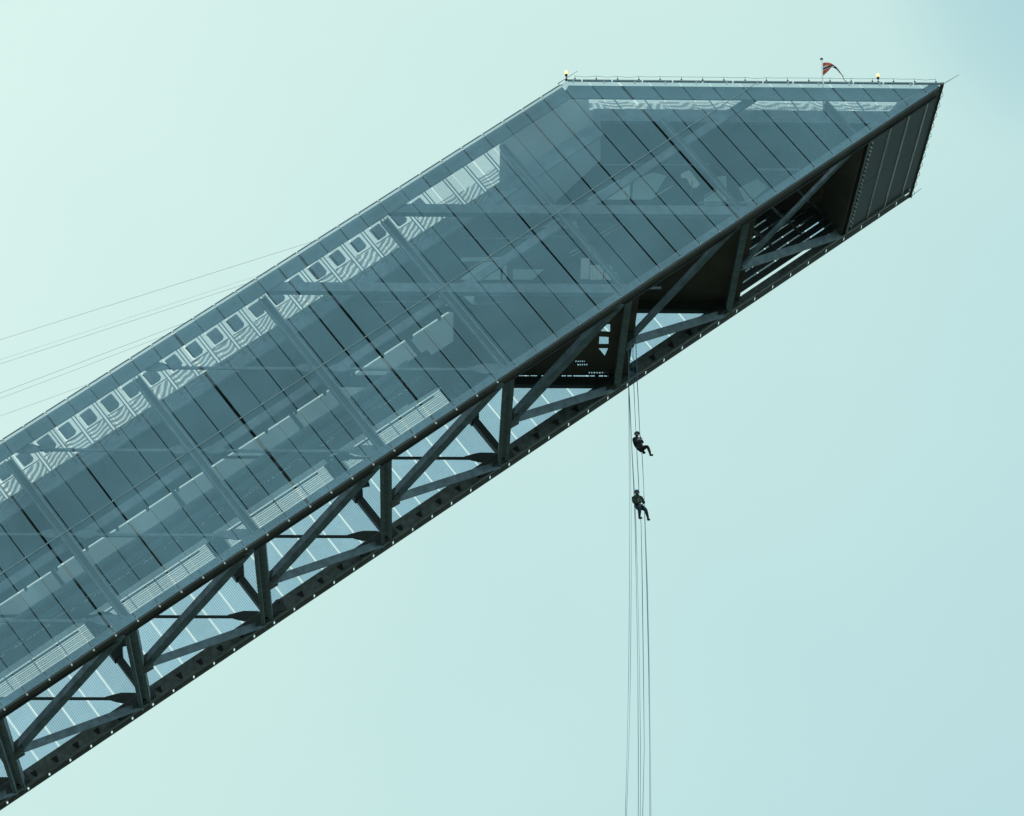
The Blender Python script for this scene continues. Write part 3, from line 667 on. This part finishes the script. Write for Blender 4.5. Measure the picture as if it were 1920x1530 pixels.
# ropes
ROPE = mat('blue_rope', (.04, .16, .28), .7); ROPE2 = mat('pale_rope', (.15, .36, .52), .7)
WR = 6.0
ropes = [([(1178.3, 600), (1178.6, 725), (1179.3, 810), (1180.2, 960), (1180.2, 1100), (1178.9, 1250), (1177.3, 1340), (1175.2, 1430), (1172.3, 1530)], 6.3, ROPE2, .012, 'leftmost pale rope hanging from the tower'),
    ([(1178.9, 600), (1179.2, 725), (1181, 810), (1183.5, 960), (1183.4, 1100), (1182.2, 1250), (1180.6, 1340), (1178, 1430), (1174.7, 1530)], 6.2, ROPE2, .012, 'second pale rope from the left, close beside the leftmost'),
    ([(1177.6, 600), (1178.4, 725), (1180.8, 760), (1184, 835), (1187.5, 900), (1190.7, 980), (1193, 1090), (1195.8, 1240), (1196.8, 1400), (1196.7, 1530)], 6.1, ROPE, .014, 'third rope from the left, passing just left of both climbers'),
    ([(1178.2, 600), (1179.2, 725), (1181.4, 760), (1185, 835), (1189.3, 915), (1192.4, 980), (1195.5, 1090), (1198.9, 1240), (1201, 1400), (1200.4, 1530)], 6.25, ROPE2, .012, 'fourth rope from the left, spreading away from the third towards the ground'),
    ([(1185.6, 588), (1187.5, 700), (1190, 760), (1192.4, 812), (1194.8, 860), (1197.4, 905), (1198.5, 935), (1202.2, 985), (1204.3, 1100), (1206.2, 1240), (1208, 1400), (1205, 1530)], 5.95, ROPE, .017, 'dark blue rope both climbers hang on, behind their heads'),
    ([(1190.3, 588), (1193.8, 700), (1197, 760), (1199.6, 815), (1202, 835), (1204.4, 860), (1207, 915), (1209, 980), (1212.6, 1100), (1216, 1240), (1218, 1400), (1218.6, 1530)], 5.9, ROPE, .015, 'rope held in front of the upper climber, right of the dark blue one'),
    ([(1190.9, 588), (1194.3, 700), (1197.5, 760), (1200, 815), (1202.5, 835), (1205, 870), (1208.2, 940), (1210.6, 1000), (1214, 1100), (1217.2, 1240), (1219.4, 1400), (1220.6, 1530)], 6.15, ROPE2, .012, 'rightmost pale rope hanging from the tower')]
for pts, w_, m, r, lab in ropes:
    pp = [P(a, b, w_) for a, b in pts]
    # top ends fixed at the floor beam level, lower ends run on to the ground
    d = pp[-1]-pp[-2]; pp.append(pp[-1]+d*((pp[-1].z-.02)/-d.z*.5)); e2 = pp[-1].copy(); e2.z = .02; pp.append(e2)
    bm = bmesh.new(); tube(bm, [p-pp[0] for p in pp], [r*(.85+.25*math.sin(i*1.7)) for i in range(len(pp))], 6)
    o = link('rope', bm, m); o.matrix_world = TOW @ Matrix.Translation(pp[0]); tag(o, lab, 'rope', 'ropes hanging below the tower')

# ------------------------------------------------------------------ people
SKIN = mat('skin', (.60, .42, .36), .6, var=.05); BLK = mat('black_jacket', (.016, .021, .024), .8, var=.3, scale=8)
GRN = mat('dark_green_jacket', (.018, .038, .028), .8, var=.3, scale=8); NAVY = mat('navy_trousers', (.014, .034, .062), .8, var=.3, scale=8)
BTR = mat('black_trousers', (.012, .013, .015), .8, var=.3, scale=8); BOOT = mat('dark_boot', (.028, .020, .016), .6); GLV = mat('glove', (.35, .33, .31), .7)
HELM = mat('dark_blue_helmet', (.015, .085, .19), .25, var=.1); BELT = mat('harness_webbing', (.10, .12, .13), .8); METAL = mat('carabiner', (.5, .52, .54), .3, metal=.8)
def make_person(label, nodes, edges, mats, zones, hands, head, helmet_dir, harness, w_):
    """nodes: name -> (px, py, depth offset, radius); one skinned continuous body"""
    org = P(nodes['pelvis'][0], nodes['pelvis'][1], w_)
    t = thing('person', label, 'person', 'climbers hanging on the ropes', loc=org)
    pos = {k: P(a, b, w_+d)-org for k, (a, b, d, r) in nodes.items()}; rad = {k: v[3]*(1.12 if k in ('head', 'crown', 'neck') else 1.36) for k, v in nodes.items()}
    # face: nose, brows as tiny nodes are grown from the head; fingers as their own chains from each palm
    ed = list(edges)
    for hn, (fore, curl) in hands.items():
        pm = pos[hn]; fd = (pm-pos[fore]).normalized(); sd_ = fd.cross(curl).normalized()
        for k in range(4):
            base = pm+sd_*(k-1.5)*.024+fd*.03; ln = (.036, .042, .040, .030)[k]
            a = base+fd*ln; b = a+(fd*.35+curl*.95).normalized()*ln*.8; c = b+(curl-fd*.5).normalized()*ln*.6
            nm = [f'{hn}f{k}{j}' for j in range(4)]
            for n_, p_, r_ in zip(nm, (base, a, b, c), (.011, .0105, .0095, .008)): pos[n_] = p_; rad[n_] = r_
            ed += [(hn, nm[0]), (nm[0], nm[1]), (nm[1], nm[2]), (nm[2], nm[3])]
        b0 = pm-sd_*.042-fd*.01; a = b0-sd_*.018+fd*.03+curl*.015; c = a+(fd+curl).normalized()*.03
        for n_, p_, r_ in ((hn+'t0', b0, .014), (hn+'t1', a, .012), (hn+'t2', c, .010)): pos[n_] = p_; rad[n_] = r_
        ed += [(hn, hn+'t0'), (hn+'t0', hn+'t1'), (hn+'t1', hn+'t2')]
    names = list(pos); idx = {n: i for i, n in enumerate(names)}
    me = bpy.data.meshes.new('body_cage'); me.from_pydata([pos[n] for n in names], [(idx[a], idx[b]) for a, b in ed], [])
    o = bpy.data.objects.new('body_cage', me); COL.objects.link(o)
    md = o.modifiers.new('skin', 'SKIN'); md.use_smooth_shade = True
    sv = me.skin_vertices[0].data if me.skin_vertices else None
    if sv is None:
        bmx = bmesh.new(); bmx.from_mesh(me); bmx.verts.layers.skin.verify(); bmx.to_mesh(me); bmx.free(); sv = me.skin_vertices[0].data
    for n in names: sv[idx[n]].radius = (rad[n], rad[n]); sv[idx[n]].use_root = (n == 'pelvis')
    sb = o.modifiers.new('sub', 'SUBSURF'); sb.levels = 2; sb.render_levels = 2
    dg = bpy.context.evaluated_depsgraph_get(); dg.update()
    body = bpy.data.meshes.new_from_object(o.evaluated_get(dg)); bpy.data.objects.remove(o)
    body.materials.clear()
    for m in mats: body.materials.append(m)
    segs = [(pos[a], pos[b], a, b) for a, b in ed]
    for p in body.polygons:
        c = p.center; best = 1e9; z = 0
        for a, b, na, nb in segs:
            f = max(0, min(1, (c-a).dot(b-a)/max((b-a).length_squared, 1e-9))); d = (c-(a+(b-a)*f)).length-rad[na]*.5
            if d < best: best = d; near = nb if f > .5 else na
        p.material_index = next((zi for key, zi in zones if near.startswith(key)), 0); p.use_smooth = True
    body.name = 'body'; bo = bpy.data.objects.new('body', body); COL.objects.link(bo); bo.parent = t
    hc = pos['head']; fdv = helmet_dir.normalized(); upv = (pos['head']-pos['neck']).normalized(); rt = fdv.cross(upv).normalized(); upv = rt.cross(fdv).normalized()
    # face parts
    bm = bmesh.new(); tube(bm, [hc+fdv*.085+upv*.01, hc+fdv*.112-upv*.022, hc+fdv*.09-upv*.032], [.010, .016, .010], 8); link('nose', bm, SKIN, t, True)
    for s in (-1, 1):
        bm = bmesh.new(); bmesh.ops.create_uvsphere(bm, u_segments=8, v_segments=6, radius=.012, matrix=Matrix.Translation(hc+fdv*.088+rt*s*.032+upv*.012)); link('eye', bm, BLK, t, True)
        bm = bmesh.new(); bmesh.ops.create_uvsphere(bm, u_segments=8, v_segments=6, radius=.024, matrix=Matrix.Translation(hc+rt*s*.088-upv*.005)); link('ear', bm, SKIN, t, True)
    bm = bmesh.new(); tube(bm, [hc+fdv*.088+rt*x-upv*.055 for x in (-.024, 0, .024)], .006, 6); link('mouth', bm, BOOT, t, True)
    # helmet: open dome with a rim
    bm = bmesh.new(); bmesh.ops.create_uvsphere(bm, u_segments=24, v_segments=16, radius=1)
    bmesh.ops.delete(bm, geom=[v for v in bm.verts if v.co.z < -.25 or (v.co.z < .12 and v.co.y > .45)], context='VERTS')
    g = bm.faces[:]; bmesh.ops.solidify(bm, geom=g, thickness=.08)
    M3 = Matrix((rt*.140, fdv*.158, upv*.150)).transposed().to_4x4()
    bmesh.ops.transform(bm, matrix=Matrix.Translation(hc+upv*.03) @ M3, verts=bm.verts)
    link('helmet', bm, HELM, t, True)
    for hpts, r in harness:
        bm = bmesh.new(); tube(bm, [P(a, b, w_+d)-org for a, b, d in hpts], r, 8); link('harness', bm, BELT, t, True)
    return t, pos
cv = Vector((.2, -.3, 1)).normalized()
make_person('upper roped climber in black with dark blue helmet, one knee bent forward', {
    'pelvis': (1199.5, 841.5, 0, .155), 'belly': (1197.6, 836.5, 0, .165), 'chest': (1194.5, 829, 0, .175), 'upper': (1193, 824, 0, .14), 'neck': (1193.2, 819.5, 0, .062), 'head': (1194.2, 814.8, -.02, .092), 'crown': (1193.8, 811.6, -.01, .08),
    'shR': (1189.2, 823, -.14, .078), 'elR': (1192.5, 831.5, -.27, .056), 'wrR': (1199.6, 826.5, -.27, .036), 'haR': (1201.6, 824.3, -.24, .038),
    'shL': (1197, 823.5, .16, .078), 'elL': (1206.4, 830.5, .18, .056), 'wrL': (1202.6, 824.5, .08, .036), 'haL': (1200.9, 820.8, .02, .038),
    'hipR': (1202.5, 841.5, -.10, .11), 'knR': (1214.3, 836.8, -.16, .075), 'anR': (1219.2, 850.3, -.16, .046), 'heR': (1219, 853.6, -.16, .052), 'toR': (1225.2, 852.9, -.18, .038),
    'hipL': (1202.5, 843.5, .10, .105), 'knL': (1205.6, 842.5, .44, .072), 'anL': (1206.2, 847.5, .28, .046), 'heL': (1206, 850, .27, .052), 'toL': (1210.6, 847.8, .25, .038)},
    [('pelvis', 'belly'), ('belly', 'chest'), ('chest', 'upper'), ('upper', 'neck'), ('neck', 'head'), ('head', 'crown'), ('upper', 'shR'), ('shR', 'elR'), ('elR', 'wrR'), ('wrR', 'haR'), ('upper', 'shL'), ('shL', 'elL'), ('elL', 'wrL'), ('wrL', 'haL'),
     ('pelvis', 'hipR'), ('hipR', 'knR'), ('knR', 'anR'), ('anR', 'heR'), ('heR', 'toR'), ('pelvis', 'hipL'), ('hipL', 'knL'), ('knL', 'anL'), ('anL', 'heL'), ('heL', 'toL')],
    [BLK, SKIN, BTR, BOOT, GLV], [('head', 1), ('crown', 1), ('ha', 4), ('kn', 2), ('hip', 2), ('an', 3), ('he', 3), ('to', 3)],
    {'haR': ('wrR', cv), 'haL': ('wrL', cv)}, None, Vector((.75, -.6, -.15)),
    [([(1190, 824, -.2), (1195, 833, -.2), (1200, 841, -.18)], .022), ([(1192.5, 838.5, -.18), (1197, 840, -.20), (1204, 836, -.18), (1205, 834, 0)], .025), ([(1199.7, 815, -.12), (1200.6, 822, -.12), (1202, 829, -.12), (1203.5, 834, -.08)], .022)], 6.0)
make_person('lower roped climber in dark green jacket and navy trousers, hands at the waist', {
    'pelvis': (1197, 949.5, 0, .155), 'belly': (1196.3, 944.5, 0, .16), 'chest': (1195.5, 938, 0, .175), 'upper': (1195, 933.5, 0, .14), 'neck': (1194.3, 928.5, 0, .062), 'head': (1194, 924.2, -.03, .092), 'crown': (1193.8, 921, -.01, .08),
    'shR': (1187.6, 934, -.05, .08), 'elR': (1188.2, 942.5, -.20, .058), 'wrR': (1196.6, 943.6, -.31, .037), 'haR': (1199.4, 944.6, -.30, .039),
    'shL': (1202.6, 934.3, .03, .08), 'elL': (1208, 943.6, -.08, .058), 'wrL': (1203.6, 939.8, -.28, .037), 'haL': (1201, 938, -.30, .039),
    'hipR': (1196.5, 951, -.10, .115), 'knR': (1199.2, 955.3, -.30, .08), 'anR': (1199, 968.6, -.10, .048), 'heR': (1198.4, 972, -.10, .052), 'toR': (1204.8, 970.6, -.20, .038),
    'hipL': (1201.5, 950, .08, .11), 'knL': (1210.8, 956, -.08, .078), 'anL': (1214.8, 969.8, .06, .048), 'heL': (1215, 975, .06, .050), 'toL': (1219, 973.6, -.02, .038)},
    [('pelvis', 'belly'), ('belly', 'chest'), ('chest', 'upper'), ('upper', 'neck'), ('neck', 'head'), ('head', 'crown'), ('upper', 'shR'), ('shR', 'elR'), ('elR', 'wrR'), ('wrR', 'haR'), ('upper', 'shL'), ('shL', 'elL'), ('elL', 'wrL'), ('wrL', 'haL'),
     ('pelvis', 'hipR'), ('hipR', 'knR'), ('knR', 'anR'), ('anR', 'heR'), ('heR', 'toR'), ('pelvis', 'hipL'), ('hipL', 'knL'), ('knL', 'anL'), ('anL', 'heL'), ('heL', 'toL')],
    [GRN, SKIN, NAVY, BOOT, GLV], [('head', 1), ('crown', 1), ('ha', 4), ('kn', 2), ('hip', 2), ('pelvis', 2), ('an', 3), ('he', 3), ('to', 3)],
    {'haR': ('wrR', cv), 'haL': ('wrL', cv)}, None, Vector((.25, -.9, -.25)),
    [([(1189, 934, -.14), (1193, 941, -.2), (1196, 947, -.18)], .022), ([(1190.5, 946.8, -.16), (1196, 948.4, -.2), (1203, 947, -.18), (1205.5, 945, -.02)], .025), ([(1197.8, 928, -.2), (1198.6, 934, -.24), (1199.6, 942, -.24)], .022)], 6.0)
